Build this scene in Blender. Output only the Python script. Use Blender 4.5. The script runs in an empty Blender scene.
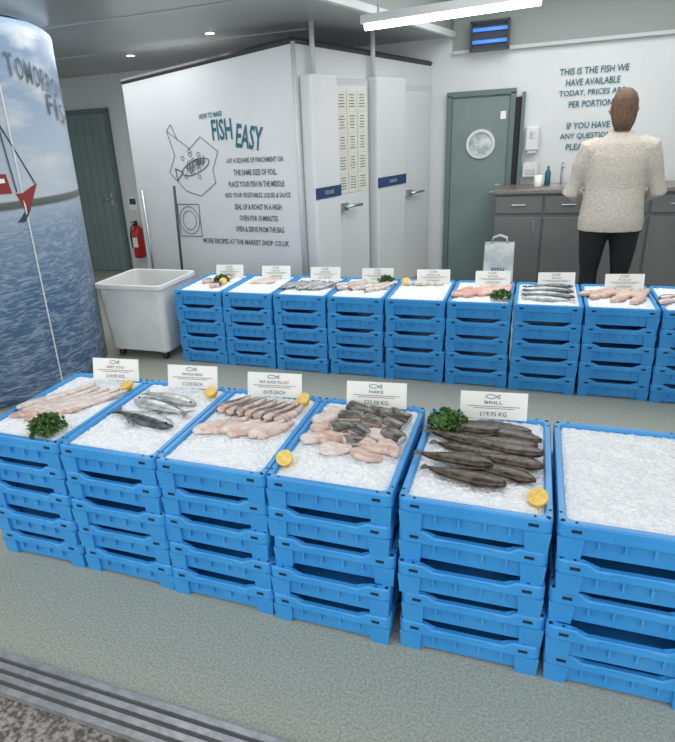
import bpy, math, random
from mathutils import Vector, Matrix, noise
random.seed(7)
sc = bpy.context.scene
COL = sc.collection
sc.view_settings.view_transform = 'Standard'
sc.view_settings.exposure = .12

# ------------------------------------------------------------------ materials
def mat(name, c, rough=.5, metal=0, c2=None, nscale=8, bump=0, bscale=40, emis=None, estr=0, stretch=None, detail=4, lo=.4, hi=.6, spec=None, trans=0):
    m = bpy.data.materials.new(name); m.use_nodes = True
    nt = m.node_tree; b = nt.nodes['Principled BSDF']
    b.inputs['Base Color'].default_value = (*c, 1); b.inputs['Roughness'].default_value = rough
    b.inputs['Metallic'].default_value = metal
    if spec is not None: b.inputs['Specular IOR Level'].default_value = spec
    if trans: b.inputs['Transmission Weight'].default_value = trans
    if emis: 
        b.inputs['Emission Color'].default_value = (*emis, 1); b.inputs['Emission Strength'].default_value = estr
    tc = nt.nodes.new('ShaderNodeTexCoord'); src = tc.outputs['Object']
    if stretch:
        mp = nt.nodes.new('ShaderNodeMapping'); mp.inputs['Scale'].default_value = stretch
        nt.links.new(src, mp.inputs['Vector']); src = mp.outputs['Vector']
    if c2:
        n = nt.nodes.new('ShaderNodeTexNoise'); n.inputs['Scale'].default_value = nscale; n.inputs['Detail'].default_value = detail
        nt.links.new(src, n.inputs['Vector'])
        r = nt.nodes.new('ShaderNodeValToRGB'); r.color_ramp.elements[0].position = lo; r.color_ramp.elements[1].position = hi
        r.color_ramp.elements[0].color = (*c, 1); r.color_ramp.elements[1].color = (*c2, 1)
        nt.links.new(n.outputs['Fac'], r.inputs['Fac']); nt.links.new(r.outputs['Color'], b.inputs['Base Color'])
    if bump:
        n2 = nt.nodes.new('ShaderNodeTexNoise'); n2.inputs['Scale'].default_value = bscale; n2.inputs['Detail'].default_value = 6
        nt.links.new(src, n2.inputs['Vector'])
        bp = nt.nodes.new('ShaderNodeBump'); bp.inputs['Strength'].default_value = bump; bp.inputs['Distance'].default_value = .01
        nt.links.new(n2.outputs['Fac'], bp.inputs['Height']); nt.links.new(bp.outputs['Normal'], b.inputs['Normal'])
    return m

M = {}
M['blue'] = mat('crate_blue', (.035, .285, .66), .36, c2=(.05, .33, .71), nscale=5)
M['hole'] = mat('dark_hole', (.006, .02, .04), .8)
M['ice'] = mat('crushed_ice', (.86, .90, .93), .22, c2=(.98, .985, .99), nscale=70, bump=.6, bscale=160)
M['white'] = mat('white_wall', (.72, .745, .75), .45, c2=(.69, .71, .715), nscale=1.5)
M['coldwall'] = mat('cold_store_panel', (.69, .71, .715), .35, c2=(.65, .67, .675), nscale=1.2)
M['coldtrim'] = mat('cold_store_trim', (.56, .58, .58), .35)
M['darktrim'] = mat('dark_trim', (.05, .055, .055), .5)
M['ceil'] = mat('ceiling_panel', (.40, .415, .415), .3, c2=(.37, .385, .385), nscale=1)
M['ceil2'] = mat('upper_wall_grey', (.30, .34, .32), .5)
M['floor'] = mat('floor_concrete', (.29, .31, .25), .5, c2=(.45, .465, .39), nscale=120, bump=.25, bscale=150, lo=.35, hi=.65)
M['street'] = mat('street_gravel', (.10, .09, .08), .9, c2=(.34, .32, .29), nscale=60, bump=.8, bscale=70)
M['alu'] = mat('track_metal', (.50, .50, .50), .4, .6, c2=(.38, .38, .38), nscale=30)
M['aludark'] = mat('track_groove', (.10, .10, .10), .6, .3)
M['teal'] = mat('text_teal', (.02, .14, .18), .6)
M['grey_text'] = mat('text_grey', (.10, .13, .14), .6)
M['green_door'] = mat('door_sage', (.17, .235, .225), .45, c2=(.19, .26, .25), nscale=3)
M['green_frame'] = mat('frame_sage', (.12, .18, .175), .45)
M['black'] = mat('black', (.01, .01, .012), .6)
M['steel'] = mat('steel', (.55, .56, .57), .3, .9)
M['bluebadge'] = mat('badge_blue', (.02, .06, .16), .4)
M['paper'] = mat('paper_sheet', (.68, .67, .59), .7)
M['card'] = mat('sign_card', (.90, .90, .85), .5)
M['plastic'] = mat('tub_plastic', (.78, .79, .78), .4, c2=(.70, .71, .69), nscale=4)
M['cab'] = mat('cabinet_grey', (.13, .14, .14), .45, c2=(.15, .16, .155), nscale=3)
M['worktop'] = mat('worktop_stone', (.16, .14, .13), .3, c2=(.25, .22, .2), nscale=60)
M['red'] = mat('extinguisher_red', (.50, .02, .02), .3)
M['bagm'] = mat('bag_white', (.78, .80, .80), .6, c2=(.55, .62, .64), nscale=12)
M['glass'] = mat('port_glass', (.35, .4, .4), .1, c2=(.65, .7, .7), nscale=14)
M['tube'] = mat('tube_glow', (1, 1, 1), .5, emis=(1, 1, .97), estr=9)
M['down'] = mat('downlight_glow', (1, 1, 1), .5, emis=(1, .97, .9), estr=14)
M['uv'] = mat('uv_blue_glow', (.1, .3, .9), .5, emis=(.03, .14, .8), estr=1.6)
M['fleece'] = mat('fleece_cream', (.62, .57, .50), .95, c2=(.53, .48, .42), nscale=70, bump=.9, bscale=90)
M['trouser'] = mat('trousers_black', (.012, .012, .014), .85)
M['skin'] = mat('skin', (.62, .36, .26), .5)
M['hair'] = mat('hair_brown', (.10, .055, .03), .6, c2=(.17, .10, .06), nscale=20, stretch=(8, 8, 1), bump=.5)
M['eye'] = mat('eye_dark', (.02, .02, .02), .2)
M['lip'] = mat('lips', (.45, .14, .12), .5)
M['shoe'] = mat('shoe', (.03, .03, .03), .5)
M['rind'] = mat('lemon_rind', (.85, .50, .02), .4, bump=.3, bscale=120)
M['lemon'] = mat('lemon_flesh', (.85, .52, .06), .3, c2=(.92, .66, .14), nscale=60)
M['pith'] = mat('lemon_pith', (.90, .74, .36), .5)
M['herb'] = mat('parsley', (.03, .10, .015), .6, c2=(.08, .19, .04), nscale=40)
M['brown'] = mat('flatfish_brown', (.034, .024, .017), .3, c2=(.105, .078, .055), nscale=45, bump=.3, bscale=90)
M['pale'] = mat('fish_pale', (.66, .60, .52), .3)
M['pink'] = mat('flesh_pink', (.58, .36, .29), .28, c2=(.76, .60, .53), nscale=22, bump=.3, bscale=60, stretch=(1, 3, 1))
M['flesh'] = mat('flesh_white', (.66, .52, .46), .28, c2=(.80, .73, .68), nscale=25, bump=.3, bscale=60, stretch=(1, 3, 1))
M['skingrey'] = mat('fish_skin_grey', (.055, .05, .043), .28, c2=(.19, .18, .16), nscale=35)
M['silver'] = mat('fish_silver', (.36, .38, .39), .25, .25, c2=(.55, .56, .55), nscale=30)
M['back'] = mat('fish_back_dark', (.035, .05, .06), .25, .2, c2=(.12, .145, .155), nscale=50)
M['salmon'] = mat('flesh_salmon', (.70, .34, .26), .3, c2=(.80, .55, .47), nscale=18)
M['boat_red'] = mat('boat_red', (.26, .03, .03), .6)
M['boat_dark'] = mat('boat_dark', (.03, .035, .05), .6)
M['letter'] = mat('mural_letter', (.10, .14, .19), .6)
M['seam'] = mat('poster_seam', (.72, .74, .76), .5)
M['rubber'] = mat('wheel_rubber', (.04, .04, .04), .7)

# ------------------------------------------------------------------ mesh builder
class MB:
    def __init__(s): s.v = []; s.f = []; s.m = []; s.mats = []; s.sm = []
    def mi(s, k):
        if k not in s.mats: s.mats.append(k)
        return s.mats.index(k)
    def add(s, vs, fs, k, mtx=None, smooth=False):
        o = len(s.v)
        for v in vs:
            v = Vector(v)
            s.v.append(mtx @ v if mtx is not None else v)
        for i, f in enumerate(fs):
            s.f.append([o + q for q in f]); kk = k[i] if isinstance(k, list) else k
            s.m.append(s.mi(kk)); s.sm.append(smooth)
    def box(s, c, d, k, mtx=None, taper=1.0):
        x, y, z = d[0]/2, d[1]/2, d[2]/2
        vs = [(c[0]+sx*x*(taper if sz < 0 else 1), c[1]+sy*y*(taper if sz < 0 else 1), c[2]+sz*z) for sz in (-1, 1) for sx, sy in ((-1, -1), (1, -1), (1, 1), (-1, 1))]
        s.add(vs, [(3, 2, 1, 0), (4, 5, 6, 7), (0, 1, 5, 4), (1, 2, 6, 5), (2, 3, 7, 6), (3, 0, 4, 7)], k, mtx)
    def tube(s, pts, rads, k, n=12, ref=(1, 0, 0), mtx=None, kfn=None, smooth=True, pw=1.0):
        pts = [Vector(p) for p in pts]; ref = Vector(ref); vs = []; fs = []; ks = []
        N = len(pts)
        for i, p in enumerate(pts):
            T = (pts[min(i+1, N-1)] - pts[max(i-1, 0)]).normalized()
            U = ref - ref.dot(T)*T
            if U.length < 1e-4: U = T.orthogonal()
            U.normalize(); V = T.cross(U)
            r = rads[i] if i < len(rads) else rads[-1]
            a, b = (r if isinstance(r, (tuple, list)) else (r, r))
            for j in range(n):
                t = 2*math.pi*j/n; cc = math.cos(t); ss = math.sin(t)
                if pw != 1: cc = math.copysign(abs(cc)**pw, cc); ss = math.copysign(abs(ss)**pw, ss)
                vs.append(p + U*a*cc + V*b*ss)
        for i in range(N-1):
            for j in range(n):
                j2 = (j+1) % n
                fs.append((i*n+j, i*n+j2, (i+1)*n+j2, (i+1)*n+j))
                ks.append(kfn(i/(N-1), 2*math.pi*(j+.5)/n) if kfn else k)
        fs.append(tuple(range(n-1, -1, -1))); ks.append(kfn(0, 0) if kfn else k)
        fs.append(tuple((N-1)*n+j for j in range(n))); ks.append(kfn(1, 0) if kfn else k)
        s.add(vs, fs, ks, mtx, smooth)
    def obj(s, name, parent=None, loc=None, bevel=0, rot=None):
        me = bpy.data.meshes.new(name)
        me.from_pydata([tuple(v) for v in s.v], [], s.f)
        for k in s.mats: me.materials.append(M[k])
        for i, p in enumerate(me.polygons): p.material_index = s.m[i]; p.use_smooth = s.sm[i]
        me.update()
        o = bpy.data.objects.new(name, me); COL.objects.link(o)
        if loc: o.location = loc
        if rot: o.rotation_euler = rot
        if parent: o.parent = parent
        if bevel:
            b = o.modifiers.new('bevel', 'BEVEL'); b.width = bevel; b.segments = 2; b.limit_method = 'ANGLE'
        return o

def empty(name, loc=(0, 0, 0)):
    e = bpy.data.objects.new(name, None); COL.objects.link(e); e.location = loc; e.empty_display_size = .1
    return e
def frame(origin, right, up):
    r = Vector(right).normalized(); u = Vector(up).normalized(); n = r.cross(u)
    m = Matrix.Identity(4)
    for i in range(3): m[i][0] = r[i]; m[i][1] = u[i]; m[i][2] = n[i]; m[i][3] = origin[i]
    return m
_tc = {}
def text(mb, s, mtx, w, h, k, cx=0, cy=0, bold=.012, ang=0):
    if s not in _tc:
        cu = bpy.data.curves.new('t', 'FONT'); cu.body = s; cu.offset = bold; cu.resolution_u = 2
        o = bpy.data.objects.new('t', cu); COL.objects.link(o); bpy.context.view_layer.update()
        me = o.evaluated_get(bpy.context.evaluated_depsgraph_get()).to_mesh()
        _tc[s] = ([tuple(v.co) for v in me.vertices], [tuple(p.vertices) for p in me.polygons])
        bpy.data.objects.remove(o, do_unlink=True)
    vs, fs = _tc[s]
    x0 = min(v[0] for v in vs); x1 = max(v[0] for v in vs); y0 = min(v[1] for v in vs); y1 = max(v[1] for v in vs)
    R = Matrix.Rotation(ang, 4, 'Z')
    out = []
    for v in vs:
        q = R @ Vector(((v[0]-(x0+x1)/2)/(x1-x0)*w, (v[1]-(y0+y1)/2)/(y1-y0)*h, 0))
        out.append((q.x+cx, q.y+cy, .003))
    mb.add(out, fs, k, mtx)
def line(mb, pts, w, k, mtx, closed=False):
    pts = list(pts)
    if closed: pts.append(pts[0])
    for a, b in zip(pts[:-1], pts[1:]):
        a = Vector((a[0], a[1], .003)); b = Vector((b[0], b[1], .003)); d = (b-a)
        if d.length < 1e-6: continue
        d.normalize(); n = Vector((-d.y, d.x, 0))*w/2; e = d*w*.3
        mb.add([a-e-n, b+e-n, b+e+n, a-e+n], [(0, 1, 2, 3)], k, mtx)

# ------------------------------------------------------------------ room shell
def simple_box(name, c, d, k, bevel=0):
    m = MB(); m.box((0, 0, 0), d, k); return m.obj(name, loc=c, bevel=bevel)
YB = 6.5
simple_box('floor', (-1.3, 3.9, -.05), (9.0, 5.68, .1), 'floor')
simple_box('street_ground', (-1.3, -1.0, -.055), (12, 3.92, .09), 'street')
simple_box('wall_back', (-1.3, YB+.06, 1.35), (9.0, .12, 2.7), 'white')
simple_box('wall_left', (-5.75, 3.9, 1.35), (.1, 5.3, 2.7), 'white')
simple_box('wall_right', (2.75, 3.9, 1.35), (.1, 5.3, 2.7), 'white')
simple_box('trim_upper_wall', (.94, YB-.012, 2.40), (3.5, .02, .40), 'ceil2')
simple_box('trim_1', (.94, YB-.03, 2.19), (3.5, .05, .03), 'coldtrim')
m = MB()
A = (-1.84, 1.1); B = (-.82, YB)
m.add([(-5.8, 1.1, 2.33), (A[0], A[1], 2.33), (B[0], B[1], 2.33), (-5.8, YB, 2.33), (-5.8, 1.1, 2.75), (A[0], A[1], 2.75), (B[0], B[1], 2.75), (-5.8, YB, 2.75)],
      [(0, 3, 2, 1), (4, 5, 6, 7), (0, 1, 5, 4), (1, 2, 6, 5), (2, 3, 7, 6), (3, 0, 4, 7)], ['ceil', 'ceil', 'ceil', 'ceil2', 'ceil', 'ceil'])
m.obj('ceiling')
m = MB()
d = (Vector((B[0], B[1], 0))-Vector((A[0], A[1], 0)))
ang = math.atan2(d.y, d.x)
m.box((0, 0, 0), (d.length-.05, .04, .05), 'white')
m.obj('trim_bulkhead', loc=((A[0]+B[0])/2+.015, (A[1]+B[1])/2, 2.345), rot=(0, 0, ang))
simple_box('ceiling_upper', (.7, 3.8, 2.8), (4.1, 5.4, .08), 'ceil2')
for i, y in enumerate((2.4, 3.7, 5.0)):
    simple_box('trim_ceiling_seam_%d' % i, (-3.6, y, 2.326), (3.7, .012, .006), 'coldtrim')

m = MB()
m.box((0, 0, .002), (9, .13, .012), 'alu')
for y in (-.055, -.02, .015, .05): m.box((0, y, .012), (9, .020, .010), 'alu')
for y in (-.037, -.002, .032): m.box((0, y, .0095), (9, .012, .004), 'aludark')
m.obj('trim_threshold_track', loc=(-1.3, 1.01, 0))

# ------------------------------------------------------------------ cold store
C = Vector((-1.72, 4.60, 0)); tdir = Vector((-.9887, .1497, 0)); L = C + tdir*1.715; E = Vector((-1.02, YB-.01, 0)); K = Vector((-3.2, YB-.01, 0))
cold = empty('cold_store_room', C)
def lc(v): return Vector(v)-C
hs = {'C': 2.20, 'L': 2.06, 'E': 2.11, 'K': 2.02}
m = MB()
vs = [lc(C), lc(E), lc(K), lc(L)] + [lc(C)+Vector((0, 0, hs['C'])), lc(E)+Vector((0, 0, hs['E'])), lc(K)+Vector((0, 0, hs['K'])), lc(L)+Vector((0, 0, hs['L']))]
m.add(vs, [(0, 3, 2, 1), (4, 5, 6, 7), (0, 1, 5, 4), (1, 2, 6, 5), (2, 3, 7, 6), (3, 0, 4, 7)], 'coldwall')
m.obj('store_shell', cold)
m = MB()
def strip(p, q, zp, zq, w, t, k):
    p = Vector(p); q = Vector(q); p.z = zp; q.z = zq
    m.tube([p, q], [(w, t)]*2, k, n=4, ref=(0, 0, 1), smooth=False)
strip(lc(C), lc(L), 2.21, 2.07, .022, .02, 'darktrim'); strip(lc(C), lc(E), 2.21, 2.12, .022, .02, 'darktrim')
m.tube([lc(C)+Vector((0, 0, .0)), lc(C)+Vector((0, 0, 2.2))], [.018]*2, 'coldtrim', n=8)
m.obj('store_edge_trim', cold)
rt = -tdir
F = frame(Vector((-.1497, -.9887, 0))*.002, rt, (0, 0, 1))
m = MB()
def T(s, x, z, w, h, k='grey_text', a=0): text(m, s, F, w, h, k, cx=-x, cy=z, ang=a, bold=.02)
T('HOW TO MAKE', .80, 1.75, .23, .042, 'teal', .06)
T('FISH', .70, 1.635, .20, .165, 'teal', .02)
T('EASY', .44, 1.565, .25, .185, 'teal', -.16)
lines = [('LAY A SQUARE OF PARCHMENT ON', .54), ('THE SAME SIZE OF FOIL.', .42), ('PLACE YOUR FISH IN THE MIDDLE', .54), ('ADD YOUR VEGETABLES, LIQUID & SAUCE', .64), ('SEAL UP & ROAST IN A HIGH', .46), ('OVEN FOR 10 MINUTES', .38), ('OPEN & SERVE FROM THE BAG', .48)]
for i, (s, w) in enumerate(lines): T(s, .41, 1.39-i*.092, w, .046)
T('MORE RECIPES AT THE MARKET SHOP .CO.UK', .57, .727, .88, .044)
cx, cz = -1.03, 1.37
line(m, [(cx-.25, cz+.28), (cx-.02, cz+.13), (cx+.10, cz+.22), (cx+.27, cz+.10), (cx+.2, cz-.05), (cx+.22, cz-.15), (cx+.05, cz-.26), (cx-.1, cz-.22), (cx-.27, cz-.06), (cx-.19, cz+.08)], .006, 'grey_text', F, True)
line(m, [(cx-.25, cz+.28), (cx-.2, cz+.33), (cx-.14, cz+.2)], .006, 'grey_text', F)
import math as _m
fe = [(cx+.02+.15*_m.cos(t)*1.0, cz-.02+.055*_m.sin(t)+.3*.15*_m.cos(t)) for t in [i*_m.pi/10 for i in range(20)]]
line(m, fe, .009, 'grey_text', F, True)
line(m, [(cx-.12, cz-.06), (cx-.2, cz-.03), (cx-.19, cz-.13), (cx-.12, cz-.06)], .01, 'grey_text', F)
for i in range(22):
    a = random.uniform(0, 6.28); r = random.uniform(.02, .14); px = cx+.02+r*_m.cos(a)*1.2; pz = cz-.0+r*_m.sin(a)
    line(m, [(px+.018*_m.cos(t), pz+.018*_m.sin(t)) for t in [j*_m.pi/3 for j in range(6)]], .005, 'grey_text', F, True)
for i in range(7): line(m, [(cx-.08+i*.03, cz-.07+i*.009), (cx-.06+i*.03, cz+.02+i*.009)], .006, 'grey_text', F)
cx, cz = -1.14, .90
line(m, [(cx-.12, cz-.14), (cx+.12, cz-.14), (cx+.12, cz+.14), (cx-.12, cz+.14)], .007, 'grey_text', F, True)
for r in (.11, .075): line(m, [(cx+r*_m.cos(t), cz+r*1.1*_m.sin(t)) for t in [j*_m.pi/8 for j in range(16)]], .006, 'grey_text', F, True)
m.obj('recipe_lettering', cold)
fd = (E-C).normalized(); fn = Vector((fd.y, -fd.x, 0))
G = frame(C, fd, (0, 0, 1)); Lf = (E-C).length
G0 = Matrix.Translation(-C) @ G
def yb(y): return (y-4.6)/1.9*Lf
m = MB()
for (a, b, zt) in ((4.64, 4.95, 1.98), (5.46, 5.90, 1.98)):
    m.box(((yb(a)+yb(b))/2, zt/2+.05, .06), (yb(b)-yb(a), zt-.1, .12), 'coldwall', G0)
m.obj('sliding_door_box', cold, bevel=.02)
m = MB()
for (a, b, zt) in ((4.97, 5.44, 1.96), (5.93, 6.44, 1.92)):
    m.box(((yb(a)+yb(b))/2, zt/2+.04, .02), (yb(b)-yb(a), zt-.08, .04), 'coldtrim', G0)
    m.box(((yb(a)+yb(b))/2, zt/2+.03, .036), (yb(b)-yb(a)-.06, zt-.16, .03), 'coldwall', G0)
m.obj('leaf_panel', cold, bevel=.006)
m = MB()
for (a, b) in ((4.64, 4.95), (5.46, 5.90)):
    m.box(((yb(a)+yb(b))/2, 1.12, .122), (yb(b)-yb(a)-.01, .085, .01), 'bluebadge', G0)
    m.box(((yb(a)+yb(b))/2, 1.12, .128), (.12, .03, .004), 'steel', G0)
m.obj('blue_badge', cold)
m = MB()
for a in (5.0, 5.98):
    m.box((yb(a)+.05, .97, .075), (.05, .06, .05), 'steel', G0)
    m.tube([Vector((yb(a)+.03, .97, .11)), Vector((yb(a)+.24, .97, .12))], [.013]*2, 'steel', n=8, ref=(0, 1, 0), mtx=G0)
m.obj('lever_handle', cold)
m = MB()
for j in range(3):
    for i in range(5):
        cxp = yb(5.02)+.05+j*.140; cyp = 1.79-i*.160
        m.box((cxp, cyp, .054), (.134, .152, .002), 'paper', G0)
        for q in range(5):
            m.box((cxp, cyp+.05-q*.022, .0558), (.09*random.uniform(.5, 1), .006, .001), 'grey_text', G0)
m.obj('notice_sheets', cold)
m = MB()
m.tube([(yb(4.75), 1.98, .05), (yb(4.75), 2.33, .05)], [.02]*2, 'coldtrim', mtx=G0)
m.tube([(yb(5.5), 1.98, .05), (yb(5.5), 2.33, .05)], [.02]*2, 'coldtrim', mtx=G0)
m.obj('conduit_pipe', cold)

# ------------------------------------------------------------------ curved sea mural
mural = empty('curved_sea_mural', (-3.83, 3.16, 0))
R = .9
vs = []; fs = []; NA = 60; NZ = 40
prof = []
def mtop(deg): return 2.31-.05*max(0, min(1, deg/40))
for i in range(NA+1):
    a = math.radians(-70+160*i/NA); prof.append((R*math.cos(a), R*math.sin(a), a))
for i, (x, y, a) in enumerate(prof):
    top = mtop(math.degrees(a))
    for j in range(NZ+1): vs.append((x, y, .02+(top-.02)*j/NZ))
for i in range(NA):
    for j in range(NZ):
        q = i*(NZ+1)+j; fs.append((q, q+NZ+1, q+NZ+2, q+1))
mm = bpy.data.materials.new('sea_mural_print'); mm.use_nodes = True; nt = mm.node_tree; bs = nt.nodes['Principled BSDF']; bs.inputs['Roughness'].default_value = .35
def N(t, **k):
    n = nt.nodes.new(t)
    for a, b in k.items(): n.inputs[a].default_value = b
    return n
tc = N('ShaderNodeTexCoord'); sp = N('ShaderNodeSeparateXYZ'); nt.links.new(tc.outputs['Object'], sp.inputs[0])
rz = N('ShaderNodeMapRange'); rz.inputs['From Min'].default_value = 0; rz.inputs['From Max'].default_value = 2.4; nt.links.new(sp.outputs['Z'], rz.inputs['Value'])
base = N('ShaderNodeValToRGB'); cr = base.color_ramp; nt.links.new(rz.outputs[0], base.inputs['Fac'])
cr.elements[0].position = 0; cr.elements[0].color = (.05, .10, .19, 1); cr.elements[1].position = 1; cr.elements[1].color = (.12, .20, .31, 1)
for p, c in ((.3, (.085, .155, .27)), (.46, (.21, .29, .40)), (.515, (.36, .43, .51)), (.517, (.09, .10, .095)), (.535, (.13, .15, .14)), (.538, (.50, .56, .61)), (.68, (.38, .47, .57)), (.85, (.22, .31, .44))):
    e = cr.elements.new(p); e.color = (*c, 1)
mp = N('ShaderNodeMapping'); mp.inputs['Scale'].default_value = (3, 3, 16); nt.links.new(tc.outputs['Object'], mp.inputs['Vector'])
wv = N('ShaderNodeTexNoise', Scale=3.2, Detail=9.0, Distortion=1.2); nt.links.new(mp.outputs[0], wv.inputs['Vector'])
wr = N('ShaderNodeValToRGB'); wr.color_ramp.elements[0].position = .44; wr.color_ramp.elements[1].position = .64; nt.links.new(wv.outputs['Fac'], wr.inputs['Fac'])
lt = N('ShaderNodeMath'); lt.operation = 'LESS_THAN'; lt.inputs[1].default_value = .515; nt.links.new(rz.outputs[0], lt.inputs[0])
mu = N('ShaderNodeMath'); mu.operation = 'MULTIPLY'; nt.links.new(wr.outputs['Color'], mu.inputs[0]); nt.links.new(lt.outputs[0], mu.inputs[1])
mu2 = N('ShaderNodeMath'); mu2.operation = 'MULTIPLY'; mu2.inputs[1].default_value = .6; nt.links.new(mu.outputs[0], mu2.inputs[0])
mx = N('ShaderNodeMixRGB'); mx.inputs['Color2'].default_value = (.42, .51, .62, 1); nt.links.new(mu2.outputs[0], mx.inputs['Fac']); nt.links.new(base.outputs['Color'], mx.inputs['Color1'])
cn = N('ShaderNodeTexNoise', Scale=2.2, Detail=7.0); mp2 = N('ShaderNodeMapping'); mp2.inputs['Scale'].default_value = (1, 1, 2.6); nt.links.new(tc.outputs['Object'], mp2.inputs['Vector']); nt.links.new(mp2.outputs[0], cn.inputs['Vector'])
cr2 = N('ShaderNodeValToRGB'); cr2.color_ramp.elements[0].position = .47; cr2.color_ramp.elements[1].position = .66; nt.links.new(cn.outputs['Fac'], cr2.inputs['Fac'])
gt = N('ShaderNodeMath'); gt.operation = 'GREATER_THAN'; gt.inputs[1].default_value = .538; nt.links.new(rz.outputs[0], gt.inputs[0])
mu3 = N('ShaderNodeMath'); mu3.operation = 'MULTIPLY'; nt.links.new(cr2.outputs['Color'], mu3.inputs[0]); nt.links.new(gt.outputs[0], mu3.inputs[1])
mx2 = N('ShaderNodeMixRGB'); mx2.inputs['Color2'].default_value = (.58, .62, .66, 1); nt.links.new(mu3.outputs[0], mx2.inputs['Fac']); nt.links.new(mx.outputs['Color'], mx2.inputs['Color1'])
nt.links.new(mx2.outputs['Color'], bs.inputs['Base Color'])
M['mural'] = mm
m = MB(); m.add(vs, fs, 'mural', None, True); o = m.obj('mural_panel', mural)
sol = o.modifiers.new('thick', 'SOLIDIFY'); sol.thickness = .03; sol.offset = -1
def cyl(a, z, off=.004): return Vector(((R+off)*math.cos(a), (R+off)*math.sin(a), z))
m = MB()
for deg in (-11, -60):
    a = math.radians(deg); a2 = math.radians(deg+.7)
    m.add([cyl(a, .02), cyl(a2, .02), cyl(a2, mtop(deg)), cyl(a, mtop(deg))], [(0, 1, 2, 3)], 'seam')
m.obj('mural_seams', mural)
m = MB()
def mural_text(s, d0, d1, z0, z1, h):
    n = len(s)
    for i, ch in enumerate(s):
        f = (i+.5)/n; a = math.radians(d0+(d1-d0)*f)
        Fm = frame(cyl(a, z0+(z1-z0)*f, .006), (-math.sin(a), math.cos(a), -.12), (.0, 0, 1))
        ww = R*math.radians(abs(d1-d0))/n*(.30 if ch in "'I" else .80)
        text(m, ch, Fm, ww, h*(.3 if ch == "'" else 1), 'letter', bold=.01, cy=(h*.35 if ch == "'" else 0))
mural_text("TOMORROW'S", -7, 37, 2.06, 1.88, .125)
mural_text("FISH", 12, 34, 1.85, 1.75, .125)
m.obj('mural_lettering', mural)
m = MB()
def mp_(d, z, o=.006): return cyl(math.radians(d-17), z, o)
m.add([mp_(-14, 1.24), mp_(8, 1.22), mp_(14, 1.38), mp_(6, 1.33), mp_(-14, 1.34)], [(0, 1, 2, 3, 4)], 'boat_red')
m.add([mp_(-14, 1.17, .007), mp_(5, 1.16, .007), mp_(8.5, 1.23, .007), mp_(-14, 1.245, .007)], [(0, 1, 2, 3)], 'boat_dark')
m.add([mp_(-12, 1.34), mp_(2, 1.335), mp_(1, 1.45), mp_(-12, 1.46)], [(0, 1, 2, 3)], 'boat_red')
m.add([mp_(-12, 1.40, .008), mp_(0, 1.40, .008), mp_(0, 1.425, .008), mp_(-12, 1.43, .008)], [(0, 1, 2, 3)], 'card')
for a, b in (((4, 1.34), (2, 1.75)), ((-3, 1.4), (-4, 1.70)), ((2, 1.75), (13, 1.38)), ((2, 1.73), (-6, 1.5))):
    p = mp_(*a); q = mp_(*b); m.tube([p, q], [.004, .004], 'boat_dark', n=4)
m.obj('mural_trawler', mural)

# ------------------------------------------------------------------ doors on the back wall
def door_at(name, x0, x1, h, port=None, planks=False):
    e = empty(name, ((x0+x1)/2, YB, 0)); w = x1-x0
    m = MB()
    for sx in (-1, 1): m.box((sx*(w/2+.025), -.03, h/2+.02), (.05, .06, h+.04), 'green_frame')
    m.box((0, -.03, h+.045), (w+.1, .06, .05), 'green_frame'); m.obj('door_frame', e, bevel=.005)
    m = MB(); m.box((0, -.02, h/2+.01), (w, .04, h), 'green_door')
    if planks:
        n = 6
        for i in range(1, n): m.box((-w/2+w*i/n, -.0415, h/2), (.008, .004, h-.04), 'green_frame')
    m.obj('door_leaf', e, bevel=.004)
    m = MB()
    m.tube([Vector((w/2-.07, -.045, .92)), Vector((w/2-.07, -.09, .92)), Vector((w/2-.17, -.09, .92))], [.01]*3, 'steel', n=8)
    m.box((w/2-.07, -.045, .92), (.04, .01, .14), 'steel')
    m.obj('door_handle', e)
    if port:
        m = MB(); r = port[2]; n = 32
        for k, (a, b, dd) in (('steel', (r, r*.8, .02)), ('glass', (r*.8, 0, .008))):
            vs = []; fs = []
            for i in range(n):
                t = 2*math.pi*i/n; vs += [(a*math.cos(t), -.04-dd, a*math.sin(t)), (b*math.cos(t), -.04-dd, b*math.sin(t)), (a*math.cos(t), -.038, a*math.sin(t))]
            for i in range(n):
                j = (i+1) % n; fs += [(3*i, 3*j, 3*j+1, 3*i+1), (3*i+2, 3*j+2, 3*j, 3*i)]
            m.add(vs, fs, k)
        o = m.obj('porthole', e); o.location = (port[0]-(x0+x1)/2, 0, port[1])
    return e
door_at('door_1', -5.52, -4.86, 1.90, planks=True)
d2 = door_at('door_2', -.80, -.27, 1.78, port=(-.52, 1.37, .135))
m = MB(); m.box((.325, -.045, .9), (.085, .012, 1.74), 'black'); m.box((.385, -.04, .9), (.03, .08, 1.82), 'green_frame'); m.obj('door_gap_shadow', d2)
m = MB(); m.box((.21, -.046, 1.62), (.05, .004, .07), 'card'); m.obj('door_label', d2)

m = MB(); F2 = frame((.42, YB-.012, 0), (1, 0, 0), (0, 0, 1))
m.box((1.15, 1.45, -.004), (2.4, 1.4, .008), 'white', frame((-.35, YB-.002, 0), (1, 0, 0), (0, 0, 1)))
for i, (s, w) in enumerate([('THIS IS THE FISH WE', .56), ('HAVE AVAILABLE', .44), ('TODAY, PRICES ARE', .54), ('PER PORTION', .36), ('', 0), ('IF YOU HAVE', .36), ('ANY QUESTIONS', .46), ('PLEASE ASK', .34)]):
    if s: text(m, s, F2, w, .056, 'teal', cx=0, cy=1.95-i*.092)
m.obj('wall_notice_lettering')

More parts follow.
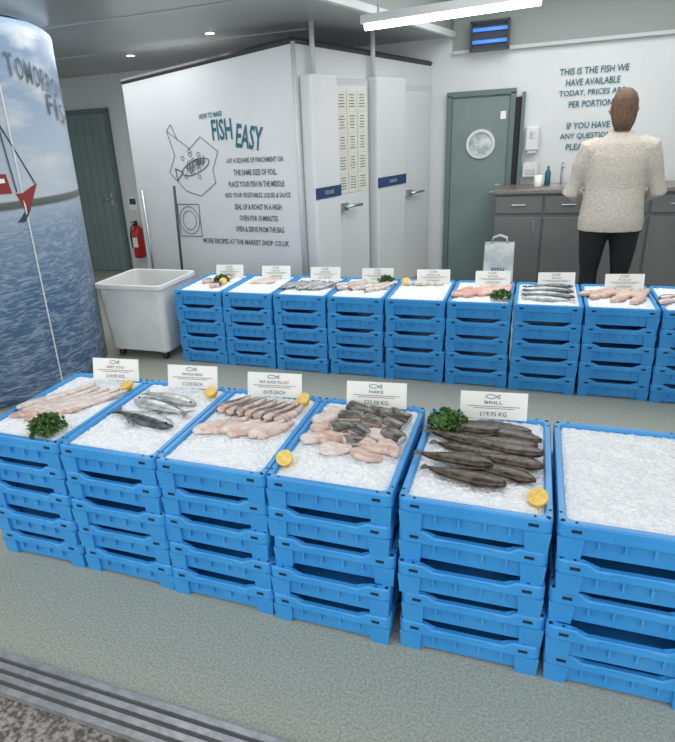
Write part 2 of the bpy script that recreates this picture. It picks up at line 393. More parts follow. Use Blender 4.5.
e = empty('insect_killer_lamp', (-.48, YB-.09, 2.30))
m = MB(); m.box((0, .03, 0), (.34, .07, .24), 'darktrim'); m.box((0, -.01, .115), (.34, .1, .015), 'darktrim'); m.box((0, -.01, -.115), (.34, .1, .015), 'darktrim')
for x in (-.165, .165): m.box((x, -.01, 0), (.015, .1, .24), 'darktrim')
m.obj('lamp_housing', e)
m = MB()
for z in (-.05, .05): m.tube([(-.15, -.02, z), (.15, -.02, z)], [.016]*2, 'uv', n=10, ref=(0, 0, 1))
m.obj('uv_tube', e)
m = MB()
for i in range(7): m.box((0, -.055, -.1+i*.033), (.32, .004, .005), 'darktrim')
m.obj('guard_grille', e)

# ------------------------------------------------------------------ counter cabinet
e = empty('counter_cabinet', (.45, 6.2, 0))
m = MB(); x0, x1 = -.33-.45, 2.2-.45
m.box(((x0+x1)/2, 0, .52), (x1-x0, .5, .86), 'cab'); m.box(((x0+x1)/2, .03, .05), (x1-x0-.04, .42, .1), 'black'); m.obj('carcass', e)
m = MB(); m.box(((x0+x1)/2, -.01, .965), (x1-x0+.04, .55, .035), 'worktop'); m.obj('worktop_slab', e, bevel=.006)
m = MB()
for i in range(6):
    c = x0+.21+i*.42; m.box((c, -.258, .44), (.40, .018, .60), 'cab'); m.box((c, -.258, .85), (.40, .018, .15), 'cab'); m.box((c, -.275, .85), (.12, .012, .012), 'steel'); m.box((c+.14, -.275, .66), (.012, .012, .1), 'steel')
m.obj('cupboard_doors', e, bevel=.004)
m = MB(); m.tube([(-.22, .1, .98), (-.22, .1, 1.14), (-.22, .06, 1.18), (-.22, -.02, 1.17), (-.22, -.03, 1.14)], [.011]*5, 'steel', n=8)
m.box((-.22, -.02, .985), (.3, .3, .012), 'steel'); m.obj('sink_tap', e)
m = MB(); m.tube([(-.42, -.05, .98), (-.42, -.05, 1.0), (-.42, -.05, 1.09)], [.03, .034, .038], 'card'); m.tube([(-.34, .05, .98), (-.34, .05, 1.1), (-.34, .05, 1.13), (-.34, .05, 1.16)], [.026, .026, .01, .01], 'teal'); m.obj('counter_cup_bottle', e)
e = empty('hand_soap_dispenser', (-.05, YB-.06, 1.40))
m = MB(); m.box((0, 0, .0), (.12, .11, .22), 'plastic'); m.box((0, -.02, -.125), (.09, .06, .03), 'coldtrim'); m.obj('dispenser_body', e, bevel=.02)
m = MB(); m.box((0, -.057, .03), (.05, .004, .06), 'glass'); m.obj('dispenser_window', e)
m = MB(); m.box((0, .0, 0), (.13, .09, .13), 'plastic'); m.box((0, -.047, -.02), (.09, .004, .05), 'coldtrim'); m.obj('paper_towel_holder', loc=(-.05, YB-.05, 1.12), bevel=.01)

# ------------------------------------------------------------------ lights fittings
e = empty('fluorescent_light', (-.575, 4.235, 2.2))
m = MB(); Rz = Matrix.Rotation(math.atan2(-.2, 1.1), 4, 'Z')
m.box((0, 0, .04), (1.12, .075, .05), 'coldtrim', Rz)
for x in (-.45, .45): m.tube([(x, 0, .06), (x, 0, .56)], [.008]*2, 'coldtrim', mtx=Rz, n=8)
m.obj('batten_housing', e)
m = MB(); m.tube([(-.54, 0, .0), (.54, 0, .0)], [.024]*2, 'tube', mtx=Rz, n=12, ref=(0, 0, 1)); m.obj('tube_lamp', e)
for i, (x, y) in enumerate(((-3.6, 5.32), (-2.42, 4.67), (-3.0, 3.3-1.1), (-2.3, 2.4), (-4.9, 4.4))):
    e = empty('ceiling_downlight', (x, y, 2.33)) 
    m = MB(); m.tube([(0, 0, -.006), (0, 0, -.002)], [.034]*2, 'down', n=20); m.obj('lamp_disc', e)
    m = MB(); m.tube([(0, 0, -.004), (0, 0, 0)], [.048]*2, 'coldtrim', n=20); m.obj('bezel_ring', e)

# ------------------------------------------------------------------ crates
def rr(w, l, r, nc=4, ne=14):
    pts = []
    cs = [(w/2-r, l/2-r, 0), (-w/2+r, l/2-r, 90), (-w/2+r, -l/2+r, 180), (w/2-r, -l/2+r, 270)]
    for ci, (cx, cy, a0) in enumerate(cs):
        for i in range(nc+1):
            a = math.radians(a0+90*i/nc); pts.append((cx+r*math.cos(a), cy+r*math.sin(a)))
        nx = cs[(ci+1) % 4]; an = math.radians(a0+90)
        p = pts[-1]; q = (nx[0]+r*math.cos(an), nx[1]+r*math.sin(an))
        for i in range(1, ne): pts.append((p[0]+(q[0]-p[0])*i/ne, p[1]+(q[1]-p[1])*i/ne))
    return pts
HC = .1152
def sst(f): f = max(0, min(1, f)); return f*f*(3-2*f)
def crate_mesh(name, top):
    m = MB(); n = None; vs = []
    rings = [(.378, .590, .008), (.388, .598, .064), (.406, .616, .068), (.412, .622, .072), (.412, .622, .109), (.406, .616, HC), (.376, .586, HC), (.368, .578, .108), (.350, .560, .038)]
    for ri, (w, l, z) in enumerate(rings):
        p = rr(w, l, .022 if w > .36 else .02)
        n = len(p)
        for x, y in p:
            dz = 0
            fe_ = sst((.128-abs(x))/.022) if abs(y) > l/2-.012 else 0
            fs_ = sst((.225-abs(y))/.022)*sst((abs(y)-.055)/.02) if abs(x) > w/2-.012 and fe_ == 0 else 0
            if ri == 0: dz = .030*fe_ + .024*fs_
            elif not top and z > .1: dz = -.017*fe_ - .008*fs_
            vs.append((x, y, z+dz))
    fs = []
    for i in range(len(rings)-1):
        for j in range(n): fs.append((i*n+j, i*n+(j+1) % n, (i+1)*n+(j+1) % n, (i+1)*n+j))
    fs.append(tuple(range(n-1, -1, -1))); o = (len(rings)-1)*n; fs.append(tuple(o+j for j in range(n)))
    m.add(vs, fs, 'blue')
    for sx in (-1, 1):
        for sy in (-1, 1):
            m.box((sx*.170, sy*.275, .034), (.068, .070, .070), 'blue', taper=.86)
            m.tube([(sx*.1935, sy*.298, HC-.002), (sx*.1935, sy*.298, HC+.0006)], [.0062]*2, 'hole', n=10)
            m.tube([(sx*.160, sy*.302, HC-.002), (sx*.160, sy*.302, HC+.0006)], [.0042]*2, 'hole', n=8)
            m.tube([(sx*.198, sy*.262, HC-.002), (sx*.198, sy*.262, HC+.0006)], [.0042]*2, 'hole', n=8)
            m.box((sx*.158, sy*.3108, .092), (.026, .002, .010), 'hole')
            m.box((sx*.206, sy*.20, .091), (.002, .036, .012), 'hole')
        m.box((sx*.180, 0, .034), (.046, .10, .070), 'blue', taper=.88)
        for y in (-.16, -.09, .09, .16): m.box((sx*.196, y, .052), (.012, .007, .036), 'blue')
    for sy in (-1, 1):
        for x in (-.10, -.035, .035, .10): m.box((x, sy*.302, .054), (.007, .012, .030), 'blue')
        m.box((0, sy*.3108, .086), (.13, .004, .016), 'blue')
    me_o = m.obj(name); me = me_o.data; bpy.data.objects.remove(me_o); return me
ME_TOP = crate_mesh('fish_crate_top', True); ME_LOW = crate_mesh('fish_crate_low', False)

def ice_mesh(seed):
    m = MB(); nx, ny = 60, 88; w, l = .366, .576; vs = []; fs = []
    for j in range(ny+1):
        for i in range(nx+1):
            x = (i/nx-.5)*w; y = (j/ny-.5)*l
            ex = min(1, (w/2-abs(x))/.05, (l/2-abs(y))/.05)
            z = .102+.010*ex+.008*noise.noise(Vector((x*14+seed, y*14, 0)))*ex+.004*noise.noise(Vector((x*60, y*60+seed, 3)))+.004*noise.noise(Vector((x*150, y*150, seed)))
            vs.append((x, y, z))
    for j in range(ny):
        for i in range(nx): q = j*(nx+1)+i; fs.append((q, q+1, q+nx+2, q+nx+1))
    m.add(vs, fs, 'ice'); return m
ICES = []
for s in range(4):
    o = ice_mesh(s*7.3).obj('i'); ICES.append(o.data); bpy.data.objects.remove(o)

def stack(x, y, sx=1.0, sy=1.0, sz=1.0, seed=0, n=5, icek=0, jm=1.0):
    e = empty('fish_crate_stack', (x, y, 0))
    rnd = random.Random(seed)
    for i in range(n):
        o = bpy.data.objects.new('crate_%d' % (i+1), ME_TOP if i == n-1 else ME_LOW); COL.objects.link(o); o.parent = e
        jt = 0 if i == n-1 else jm
        o.location = (rnd.uniform(-.006, .006)*jt, rnd.uniform(-.012, .010)*jt, i*HC*sz); o.scale = (sx, sy, sz)
        o.rotation_euler = (0, 0, rnd.uniform(-.018, .018)*jt)
    o = bpy.data.objects.new('crushed_ice', ICES[icek % 4]); COL.objects.link(o); o.parent = e; o.location = (0, 0, (n-1)*HC*sz); o.scale = (sx, sy, sz)
    return e

# ------------------------------------------------------------------ fish builders
def xf(x, y, z, a=0, tilt=0, roll=0, s=1):
    return Matrix.Translation((x, y, z)) @ Matrix.Rotation(a, 4, 'Z') @ Matrix.Rotation(tilt, 4, 'Y') @ Matrix.Rotation(roll, 4, 'X') @ Matrix.Scale(s, 4)
def whole_fish(m, mtx, Lh=.26, w=.034, h=.018, topk='back', botk='silver', bend=.0, tail=True):
    prof = [(0, .12), (.04, .42), (.12, .75), (.25, .97), (.4, 1), (.55, .88), (.7, .62), (.82, .36), (.9, .24)]
    pts = []; rads = []
    for t, r in prof:
        pts.append(((t-.5)*Lh, bend*((t-.5)**2)*4*.03, h*.3)); rads.append((w*r, h*max(r, .25)))
    m.tube(pts, rads, topk, n=14, ref=(0, 1, 0), mtx=mtx, kfn=lambda t, a: topk if math.cos(a) > .15 else botk)
    if tail:
        x = .40*Lh; b = pts[-1][1]
        m.add([(x-.004, b, h*.5), (x+.13*Lh, b+w*.95, h*.3), (x+.09*Lh, b, h*.4), (x+.13*Lh, b-w*.95, h*.3), (x-.004, b, h*.1)], [(0, 1, 2), (0, 2, 3), (4, 2, 1), (4, 3, 2)], topk, mtx)
        m.add([(-.05*Lh, w*.9, h*.4), (.05*Lh, w*1.45, h*.35), (.2*Lh, w*.7, h*.4)], [(0, 1, 2)], topk, mtx)
        m.add([(-.02*Lh, -w*.9, h*.3), (.08*Lh, -w*1.4, h*.25), (.14*Lh, -w*.75, h*.3)], [(0, 1, 2)], topk, mtx)
        m.tube([(-.43*Lh, w*.22, h*.75), (-.43*Lh, w*.22, h*1.02)], [w*.12]*2, 'hole', n=8, mtx=mtx)
def flat_fish(m, mtx, Lh=.25, w=.036):
    prof = [(0, .15), (.05, .55), (.15, .85), (.3, 1), (.5, .93), (.7, .68), (.84, .38), (.93, .14)]
    n = len(prof); ph = random.uniform(0, 6); am = random.uniform(.003, .007)
    pts = [((t-.5)*Lh, am*math.sin(t*5+ph), .009) for t, r in prof]
    m.tube(pts, [(w*r*.80, .011*(.5+.5*r)) for t, r in prof], 'brown', n=12, ref=(0, 1, 0), mtx=mtx, kfn=lambda t, a: 'brown')
    vs = []; fs = []
    for (t, r), p in zip(prof, pts): 
        vs += [((t-.5)*Lh, p[1]+w*r*1.14, .006+random.uniform(-.002, .003)), ((t-.5)*Lh, p[1]-w*r*1.14, .006+random.uniform(-.002, .003))]
    for i in range(n-1): fs.append((2*i, 2*i+1, 2*i+3, 2*i+2))
    m.add(vs, fs, 'brown', mtx, True)
    x = .42*Lh; b = pts[-1][1]; m.add([(x, b+.005, .009), (x+.1*Lh, b+w*.5, .008), (x+.12*Lh, b, .008), (x+.1*Lh, b-w*.5, .008), (x, b-.005, .009)], [(0, 4, 3, 2, 1)], 'brown', mtx)
def fillet(m, mtx, Lh=.2, w=.028, h=.010, k='pink', side=None, edge=None):
    prof = [(0, .35), (.06, .7), (.2, .97), (.4, 1), (.6, .85), (.8, .6), (.95, .33), (1, .15)]
    b = random.uniform(-.008, .008)
    m.tube([((t-.5)*Lh, b*math.sin(t*3), h*.5+.003*math.sin(t*8)) for t, r in prof], [(w*r, h*(.55+.45*r)) for t, r in prof], k, n=12, ref=(0, 1, 0), mtx=mtx,
           kfn=(lambda t, a: side if (math.cos(a) > edge) else k) if side else None, pw=.8)
def chunk(m, mtx, Lx=.06, Ly=.10, h=.03, k='flesh', skin='skingrey'):
    tp = random.uniform(.7, .95); pts = []; rad = []
    for t, e_ in ((0, .80), (.06, .95), (.3, 1), (.6, 1), (.94, .95), (1, .80)):
        q = 1-(1-tp)*t
        pts.append(((t-.5)*Lx, 0, h*.5*q)); rad.append((Ly*.5*e_*q, h*.52*e_*q))
    m.tube(pts, rad, k, n=16, ref=(0, 1, 0), mtx=mtx, pw=.72, kfn=(lambda t, a: skin if (t < .99 and math.sin(a) > .15) else k) if skin else None)

ZI = HC*4+.112
def rnd(a, b): return random.uniform(a, b)

FX = [-1.775, -1.358, -.944, -.530, -.094, .335, .765]
FY = 1.5+.311
for i, x in enumerate(FX): stack(x, FY, seed=i+1, icek=i, sx=1.0 if i != 4 else 1.03)
m = MB()
for i in range(5): fillet(m, xf(-.09+i*.046, .03+rnd(-.02, .02), .004, math.radians(60+rnd(-5, 5))), .34, .028, .010, 'flesh', 'pink', .3)
for i in range(2): fillet(m, xf(-.06+i*.08, -.11, .002, math.radians(40+rnd(-5, 5))), .22, .026, .009, 'pink')
m.obj('pale_fish_fillets', loc=(FX[0], FY, ZI))
m = MB()
whole_fish(m, xf(-.0, -.06, .006, math.radians(168)), .31, .044, .022)
whole_fish(m, xf(.01, .05, .006, math.radians(-12)), .30, .040, .020, 'back', 'silver')
whole_fish(m, xf(.0, .135, .004, math.radians(168)), .29, .034, .020, 'silver', 'silver')
m.obj('whole_sea_bass', loc=(FX[1], FY, ZI))
m = MB()
for i in range(7): fillet(m, xf(-.12+i*.041, .14-i*.004, .008, math.radians(64+rnd(-6, 6)), roll=.25), .165, .028, .013, 'pink', 'skingrey', -.2)
for i in range(8): fillet(m, xf(-.12+i*.036, -.03+rnd(-.014, .014), .006, math.radians(48+rnd(-12, 12)), roll=.2), .16, .025, .011, 'pink' if i % 3 else 'flesh', 'flesh', .3)
m.obj('sea_bass_fillets', loc=(FX[2], FY, ZI))
m = MB()
lay = [(-.11, .19, 0, 20), (-.03, .205, 1, -15), (.055, .19, 1, -5), (.125, .185, 1, -20),
       (-.13, .12, 0, 50), (-.05, .13, 1, 10), (.035, .115, 1, -10), (.115, .105, 1, -25),
       (-.12, .045, 0, 45), (-.06, .05, 1, 30), (.02, .035, 1, -15), (.10, .03, 0, -10), (.145, .03, 1, -40),
       (-.12, -.035, 0, 40), (-.055, -.03, 0, 15), (.02, -.045, 1, 25), (.085, -.05, 0, -20), (.14, -.055, 0, -50),
       (-.03, -.105, 0, 20), (.08, -.115, 0, -20)]
for (x, y, s, a) in lay:
    if s: chunk(m, xf(x+rnd(-.008, .008), y+rnd(-.008, .008), .005, math.radians(a+rnd(-12, 12)), tilt=rnd(-.12, .12), roll=rnd(-.15, .3)), rnd(.070, .088), rnd(.052, .066), .036, 'pink' if rnd(0, 1) > .5 else 'flesh', 'skingrey')
    else: fillet(m, xf(x, y, .004, math.radians(a+rnd(-8, 8)), roll=rnd(-.2, .2)), rnd(.10, .13), .032, .015, 'pink' if rnd(0, 1) > .5 else 'flesh', 'flesh', .3)
m.obj('hake_portions', loc=(FX[3], FY, ZI))
m = MB()
spec = [(.02, .205, -3, .26), (.06, .150, -10, .25), (-.07, .155, 4, .24), (.03, .100, -3, .28), (-.06, .075, -16, .27), (.06, .045, -9, .26), (-.02, .01, -14, .29), (.075, -.03, -4, .23), (-.08, -.07, -6, .24), (.04, -.085, -16, .26), (-.04, -.155, -10, .25)]
for i, (x, y, a, l) in enumerate(spec): flat_fish(m, xf(x, y-.01, .003+.006*(i % 3), math.radians(a+180)), l, .041)
m.obj('whole_flatfish', loc=(FX[4], FY, ZI))

BX0 = -2.415; BP = .3915
BX = [BX0+BP*(i+.5) for i in range(9)]
BSY = .90; BY = 3.69+.311*BSY
for i, x in enumerate(BX): stack(x, BY, sx=.93, sy=BSY, sz=.965, seed=20+i, icek=i+1, jm=.7)
ZB = (HC*4)*.965+.108
kinds = ['dark', 'ice', 'sardine', 'flesh', 'mix', 'salmon', 'whole', 'salmon', 'flesh']
names = ['dressed_crab_pieces', 'pale_fish_fillets', 'whole_sardines', 'pale_fish_fillets', 'smoked_fish_portions', 'salmon_fillets', 'whole_trout', 'salmon_fillets', 'pale_fish_fillets']
for i, (k, x) in enumerate(zip(kinds, BX)):
    m = MB()
    if k == 'dark':
        for j in range(8): chunk(m, xf(rnd(-.1, .1), -.15+j*.04, .0, rnd(0, 3)), .07, .06, .03, 'pink', 'brown' if j % 3 else None)
    elif k == 'ice':
        for j in range(3): fillet(m, xf(-.05+j*.05, .08, .0, 1.2), .2, .03, .01, 'flesh')
    elif k == 'sardine':
        for j in range(13): whole_fish(m, xf(-.14+j*.023, -.03+rnd(-.02, .02), .01, 1.2+rnd(-.2, .2)), .24, .022, .015)
    elif k == 'flesh':
        for j in range(10): fillet(m, xf(-.13+j*.029, -.03+rnd(-.08, .08), .006, .9+rnd(-.3, .3)), .2, .028, .014, 'flesh', 'skingrey', .2)
    elif k == 'mix':
        for j in range(5): chunk(m, xf(-.1+j*.05, .12, .0, .2), .05, .06, .03, 'pale', None)
    elif k == 'salmon':
        for j in range(10): fillet(m, xf(-.13+j*.029, -.02+rnd(-.07, .07), .006, 1.0+rnd(-.3, .3)), .22, .034, .014, 'salmon' if i == 5 else 'pink', 'pink', .3)
    elif k == 'whole':
        for j in range(6): whole_fish(m, xf(.0, -.16+j*.058, .006+.004*(j % 2), rnd(-.15, .15)+3.14*(j % 2)), .30, .030, .018, 'back' if j % 2 else 'pink', 'silver')
    m.obj(names[i], loc=(x, BY, ZB))

# ------------------------------------------------------------------ signs, lemons, parsley
def sign(x, y, z, title, price, s=1.0, rz=0):
    m = MB(); w, h = .232*s, .100*s
    Fs = frame((0, 0, h/2+.004), (1, 0, 0), (0, .22, 1))
    m.box((0, 0, -.002), (w, h, .004), 'card', Fs)
    text(m, title, Fs, w*.028*len(title)+.03*s, .011*s, 'grey_text', cy=.012*s, bold=.0)
    fe = [(.018*s*math.cos(t)-.01*s, .034*s+.007*s*math.sin(t)) for t in [i*math.pi/6 for i in range(12)]]
    line(m, fe, .002*s, 'teal', Fs, True); line(m, [(.008*s, .034*s), (.020*s, .041*s), (.020*s, .027*s), (.008*s, .034*s)], .002*s, 'teal', Fs)
    for q, ww in ((-.003, .78), (-.010, .6)): m.box((0, q*s, .001), (w*ww, .0018*s, .001), 'grey_text', Fs)
    text(m, price, Fs, w*.40, .016*s, 'grey_text', cy=-.030*s, bold=.0)
    for sx in (-1, 1): m.box((sx*w*.3, .012, .0), (.006, .006, .07), 'card')
    return m.obj('price_sign', loc=(x, y, z), rot=(0, 0, rz))
for x, t, p in zip((-1.722, -1.322, -.937, -.510, -.078), ('GREY SOLE', 'WHOLE BASS', 'SEA BASS FILLET', 'HAKE', 'BRILL'), ('£14.95 KG', '£12.50 EACH', '£4.95 EACH', '£22.50 KG', '£19.95 KG')):
    sign(x, FY+.275 if x > -.1 else FY+.27, HC*5-.003, t, p, s=1.0, rz=.10)
for i, x in enumerate(BX):
    sign(x+.05, BY+.17, ZB-.002, ('CRAB', 'HADDOCK', 'SARDINES', 'COD', 'SMOKED COD', 'SALMON', 'TROUT', 'PLAICE', 'POLLOCK')[i], '£%d.50 KG' % (9+i), s=.96, rz=.12)

def lemon(x, y, z, rx, rz, s=1.1):
    m = MB(); r = .026*s
    pts = []; rad = []
    for i in range(8):
        t = i/7*math.pi/2; pts.append((0, 0, -r*1.25*math.cos(t)*1.0)); rad.append(max(.003, r*math.sin(t)))
    m.tube(pts, rad, 'rind', n=20)
    m.tube([(0, 0, -.0005), (0, 0, .0008)], [r*.97]*2, 'pith', n=20)
    for j in range(8):
        a0 = j*math.pi/4+.05; a1 = (j+1)*math.pi/4-.05; q = r*.86
        m.add([(q*.12*math.cos((a0+a1)/2), q*.12*math.sin((a0+a1)/2), .0016), (q*math.cos(a0), q*math.sin(a0), .0016), (q*math.cos((a0+a1)/2), q*math.sin((a0+a1)/2), .0016), (q*math.cos(a1), q*math.sin(a1), .0016)], [(0, 1, 2, 3)], 'lemon')
    return m.obj('lemon_half', loc=(x, y, z+.024*s), rot=(rx, 0, rz))
for a in ((-1.613, 2.00), (-1.205, 2.02), (-.800, 2.04), (-.70, 1.59), (.075, 1.575)):
    lemon(a[0], a[1], ZI, rnd(.25, .7), rnd(-.6, .3))
lemon(BX[4]-.13, BY-.0+.12, ZB, .7, 0); lemon(BX[0]+.1, BY-.05, ZB, .8, .3)

def parsley(x, y, z, r=.065, n=420):
    m = MB()
    for i in range(n):
        a = rnd(0, 6.28); ph = rnd(0, 1.5); rr_ = r*rnd(.55, 1.05)
        c = Vector((rr_*math.cos(a)*math.cos(ph), rr_*math.sin(a)*math.cos(ph), .75*rr_*math.sin(ph)+.008))
        s = rnd(.006, .011); R_ = Matrix.Rotation(rnd(0, 6.28), 4, Vector((rnd(-1, 1), rnd(-1, 1), rnd(-1, 1))).normalized())
        mt = Matrix.Translation(c) @ R_
        m.add([(0, -s, 0), (s*.9, -.2*s, s*.4), (s*.4, s, 0), (-s*.5, s*.8, s*.3), (-s, -.1*s, 0)], [(0, 1, 2, 3, 4)], 'herb', mt)
    for i in range(14):
        a = rnd(0, 6.28); m.tube([(0, 0, .0), (r*.7*math.cos(a), r*.7*math.sin(a), r*.5)], [.0016]*2, 'herb', n=5)
    return m.obj('parsley_bunch', loc=(x, y, z))
parsley(-1.68, 1.58, ZI, .075, 520); parsley(-.225, 1.98, ZI, .075, 520)
parsley(BX[5]+.12, BY-.16, ZB, .07, 260); parsley(BX[0]+.05, BY+.02, ZB, .06, 220); parsley(BX[3]+.12, BY+.14, ZB, .06, 200)

# ------------------------------------------------------------------ white tub on wheels
e = empty('wheeled_plastic_tub', (-2.77, 3.88, 0))
m = MB(); vs = []; n = 0
rings = [(.52, .43, .07), (.57, .50, .56), (.60, .54, .565), (.60, .54, .60), (.55, .49, .60), (.545, .485, .57), (.48, .40, .10)]
for w, l, z in rings:
    p = rr(w, l, .05, 6, 3); n = len(p); vs += [(x, y, z) for x, y in p]
fs = []
for i in range(len(rings)-1):
    for j in range(n): fs.append((i*n+j, i*n+(j+1) % n, (i+1)*n+(j+1) % n, (i+1)*n+j))
fs.append(tuple(range(n-1, -1, -1))); fs.append(tuple((len(rings)-1)*n+j for j in range(n)))
m.add(vs, fs, 'plastic'); m.obj('tub_shell', e, bevel=.006)
m = MB()
for sx in (-1, 1):
    for sy in (-1, 1):
        m.tube([(sx*.20-.015, sy*.16, .03), (sx*.20+.015, sy*.16, .03)], [.03]*2, 'rubber', n=16, ref=(0, 0, 1))
        m.box((sx*.20, sy*.16, .062), (.05, .05, .02), 'steel')
m.obj('caster_wheels', e)

# ------------------------------------------------------------------ extinguisher, brooms, bag
e = empty('fire_extinguisher', (-4.60, YB-.09, .20))
m = MB(); m.tube([(0, 0, 0), (0, 0, .015), (0, 0, .32), (0, 0, .37), (0, 0, .40)], [.06, .072, .072, .05, .02], 'red', n=20); m.box((0, -.071, .2), (.07, .006, .12), 'card'); m.obj('cylinder_body', e)
m = MB(); m.tube([(0, 0, .39), (0, 0, .44)], [.018]*2, 'black'); m.box((0, -.04, .45), (.02, .11, .012), 'black'); m.box((0, -.035, .425), (.02, .09, .01), 'black')
m.tube([(-.02, 0, .41), (-.08, 0, .38), (-.105, 0, .28), (-.09, 0, .12)], [.009, .009, .009, .016], 'black', n=8); m.obj('valve_hose', e)
m = MB(); m.box((0, .075, .25), (.05, .03, .2), 'black'); m.obj('wall_bracket', e)
m = MB(); m.box((0, 0, 0), (.12, .006, .16), 'card'); m.box((0, -.004, .02), (.09, .002, .07), 'bluebadge'); m.obj('extinguisher_notice', loc=(-4.66, YB-.006, .86))
def broom(x, y, h, k, k2, lean):
    e = empty('cleaning_broom', (x, y, 0)); m = MB()
    m.tube([(0, 0, .05), (lean, .03, h)], [.012]*2, k, n=8); m.obj('broom_handle', e)
    m = MB(); m.box((0, 0, .07), (.26, .05, .04), k2)
    for i in range(13): m.box((-.12+i*.02, 0, .028), (.012, .045, .055), k2, taper=1.15)
    m.obj('broom_head', e)
broom(-3.27, 4.72, 1.17, 'steel', 'bluebadge', -.02); broom(-2.90, 4.60, 1.21, 'darktrim', 'black', .02)
e = empty('paper_carrier_bag', (-.235, 5.35, 0))
m = MB(); vs = []; fs = []
for z, w, l in ((0, .24, .13), (.2, .245, .13), (.40, .24, .09), (.62, .235, .05)):
    vs += [(-w/2, -l/2, z), (0, -l/2-.012, z), (w/2, -l/2, z), (w/2-.01, 0, z), (w/2, l/2, z), (0, l/2+.01, z), (-w/2, l/2, z), (-w/2+.01, 0, z)]
for i in range(3):
    for j in range(8): fs.append((i*8+j, i*8+(j+1) % 8, (i+1)*8+(j+1) % 8, (i+1)*8+j))
fs.append(tuple(range(7, -1, -1))); m.add(vs, fs, 'bagm'); o = m.obj('bag_body', e); s_ = o.modifiers.new('s', 'SOLIDIFY'); s_.thickness = .003
m = MB()
for y in (-.03, .03): m.tube([(-.06, y, .61), (-.055, y, .66), (0, y, .68), (.055, y, .66), (.06, y, .61)], [.005]*5, 'bagm', n=6, ref=(0, 1, 0))
m.obj('bag_handles', e); m = MB(); text(m, 'FISH', frame((0, -.078, .40), (1, 0, 0), (0, .1, 1)), .10, .04, 'teal'); m.obj('bag_print', e)

# ------------------------------------------------------------------ customer in fleece
PX, PY = .54, 5.0
per = empty('woman_in_fleece', (PX, PY, 0))
m = MB()
m.tube([(0, 0, .78), (0, 0, .86), (0, 0, .96), (0, .0, 1.08), (0, .0, 1.2), (0, .0, 1.30), (0, 0, 1.38), (0, .01, 1.43), (0, .02, 1.47)],
       [(.215, .155), (.218, .158), (.205, .148), (.195, .133), (.20, .135), (.21, .13), (.185, .11), (.11, .085), (.062, .06)], 'fleece', n=24)
m.tube([(0, .015, 1.42), (0, .03, 1.53)], [.052, .05], 'skin', n=12)
hands = []
for s in (-1, 1):
    sh = Vector((s*.185, 0, 1.355)); el = Vector((s*.285, .03, 1.05)); wr = Vector((s*.18, .26, .98))
    m.tube([sh+Vector((-s*.06, 0, .015)), sh, sh.lerp(el, .4), el, el.lerp(wr, .5), wr], [.07, .08, .07, .06, .052, .04], 'fleece', n=14, ref=(0, 0, 1))
    m.tube([(s*.09, 0, .86), (s*.10, 0, .76), (s*.105, .005, .62), (s*.105, .01, .46), (s*.105, .0, .34), (s*.108, -.01, .2), (s*.11, -.01, .07)], [(.105, .125), (.102, .115), (.085, .09), (.062, .065), (.062, .068), (.048, .05), (.044, .046)], 'trouser', n=16)
    hands.append((s, wr))
o = m.obj('body_tmp')
rm = o.modifiers.new('r', 'REMESH'); rm.mode = 'VOXEL'; rm.voxel_size = .011; rm.use_smooth_shade = True
smo = o.modifiers.new('s', 'SMOOTH'); smo.iterations = 4
bpy.context.view_layer.update()
me = bpy.data.meshes.new_from_object(o.evaluated_get(bpy.context.evaluated_depsgraph_get()))
bpy.data.objects.remove(o)
me.materials.clear()
for k in ('fleece', 'trouser', 'skin'): me.materials.append(M[k])
for p in me.polygons:
    c = p.center; p.use_smooth = True
    p.material_index = 1 if c.z < .79 else (2 if (c.z > 1.465 and abs(c.x) < .1) else 0)
ob = bpy.data.objects.new('body_clothed', me); COL.objects.link(ob); ob.parent = per
m = MB()
for s, wr in hands:
    d = Vector((-s*.12, .6, -.12)).normalized()
    p1 = wr + d*.09
    m.tube([wr-d*.02, wr+d*.02, wr+d*.05, p1], [(.026, .022), (.03, .018), (.042, .016), (.040, .013)], 'skin', n=12, ref=(1, 0, 0))
    for f in range(4):
        fx = (-.03+f*.02); ln = (.062, .075, .07, .055)[f if s > 0 else 3-f]
        b = p1 + Vector((fx, -.004, 0)); m.tube([b-d*.015, b+d*ln*.4, b+d*ln*.75+Vector((0, 0, -.012)), b+d*ln+Vector((0, 0, -.028))], [.009, .009, .008, .006], 'skin', n=8)
    b = wr+d*.03+Vector((-s*.03, 0, 0)); m.tube([b, b+Vector((-s*.025, .02, -.004)), b+Vector((-s*.035, .05, -.012))], [.012, .010, .007], 'skin', n=8)
m.obj('hands', per)
m = MB()
hz = 1.50
m.tube([(0, .045, hz), (0, .05, hz+.02), (0, .04, hz+.06), (0, .025, hz+.11), (0, .02, hz+.16), (0, .015, hz+.20), (0, .01, hz+.225)],
       [(.03, .035), (.05, .06), (.066, .08), (.073, .092), (.072, .095), (.055, .075), (.02, .03)], 'skin', n=20)
m.tube([(0, .108, hz+.125), (0, .122, hz+.10), (0, .132, hz+.082), (0, .115, hz+.072)], [.007, .010, .013, .008], 'skin', n=8)
for s in (-1, 1):
    m.tube([(s*.03, .098, hz+.12), (s*.03, .112, hz+.12)], [.013, .008], 'card', n=10); m.tube([(s*.03, .110, hz+.12), (s*.03, .1145, hz+.12)], [.006, .005], 'eye', n=8)
    m.tube([(s*.078, .02, hz+.075), (s*.090, .015, hz+.10), (s*.086, .015, hz+.125)], [(.006, .012), (.007, .018), (.005, .014)], 'skin', n=8)
    m.tube([(s*.015, .113, hz+.142), (s*.045, .102, hz+.142)], [.003, .003], 'hair', n=6)
m.tube([(-.024, .108, hz+.045), (0, .117, hz+.045), (.024, .108, hz+.045)], [.004, .007, .004], 'lip', n=8, ref=(0, 0, 1))
m.obj('head', per)
m = MB()
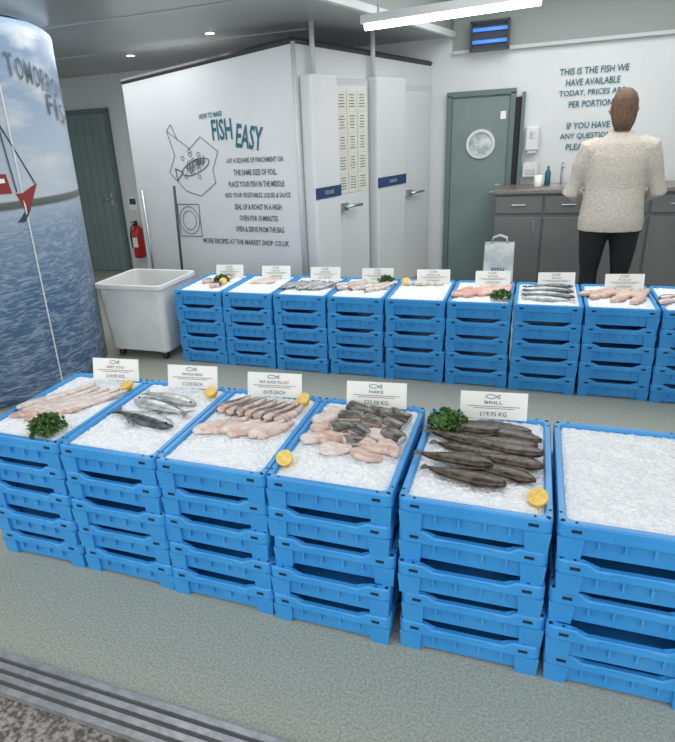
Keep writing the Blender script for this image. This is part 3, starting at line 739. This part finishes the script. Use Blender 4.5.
m.tube([(0, -.045, hz-.03), (0, -.045, hz+.015), (0, -.03, hz+.06), (0, -.015, hz+.11), (0, -.008, hz+.16), (0, -.005, hz+.205), (0, 0, hz+.232), (0, 0, hz+.243)],
       [(.05, .03), (.07, .05), (.080, .068), (.085, .086), (.083, .096), (.066, .080), (.038, .048), (.01, .01)], 'hair', n=24)
m.obj('hair', per)
m = MB()
for s in (-1, 1): m.tube([(s*.11, -.07, .035), (s*.11, -.03, .045), (s*.11, .05, .04), (s*.11, .13, .025), (s*.11, .16, .02)], [(.035, .035), (.042, .045), (.042, .04), (.045, .025), (.03, .018)], 'shoe', n=12)
m.obj('shoes', per)

# ------------------------------------------------------------------ lights
def area(name, loc, sx, sy, en, col=(1, 1, 1), rot=(0, 0, 0)):
    l = bpy.data.lights.new(name, 'AREA'); l.shape = 'RECTANGLE'; l.size = sx; l.size_y = sy; l.energy = en; l.color = col
    o = bpy.data.objects.new(name, l); COL.objects.link(o); o.location = loc; o.rotation_euler = rot; return o
area('fill_light_left', (-3.4, 4.0, 2.30), 1.6, 2.2, 30)  # added fill lamp with no fitting, brightens the left of the interior
area('fill_light_middle', (-1.9, 3.2, 2.30), .8, 1.6, 12)  # extra fill without a fixture, added to lift the middle of the room
area('fill_light_right', (.4, 4.6, 2.7), 2.2, 2.6, 56)  # unseen fill panel, added because little sky light gets this deep
w = bpy.data.worlds.new('overcast'); sc.world = w; w.use_nodes = True
bg = w.node_tree.nodes['Background']; bg.inputs[0].default_value = (.94, .97, 1, 1); bg.inputs[1].default_value = 1.35

# ------------------------------------------------------------------ camera
cam = bpy.data.cameras.new('camera'); co = bpy.data.objects.new('camera', cam); COL.objects.link(co)
r = Vector((.9357, .3485, -.0560)).normalized(); bk = Vector((.3445, -.8684, .3564)); bk = (bk-bk.dot(r)*r).normalized(); u = bk.cross(r)
mt = Matrix.Identity(4)
for i in range(3): mt[i][0] = r[i]; mt[i][1] = u[i]; mt[i][2] = bk[i]
mt[2][3] = 1.6
co.matrix_world = mt
cam.sensor_width = 36; cam.lens = 603/742*36; cam.shift_x = (337.5-298)/742; cam.shift_y = -(371-360)/742; cam.clip_start = .02
sc.camera = co
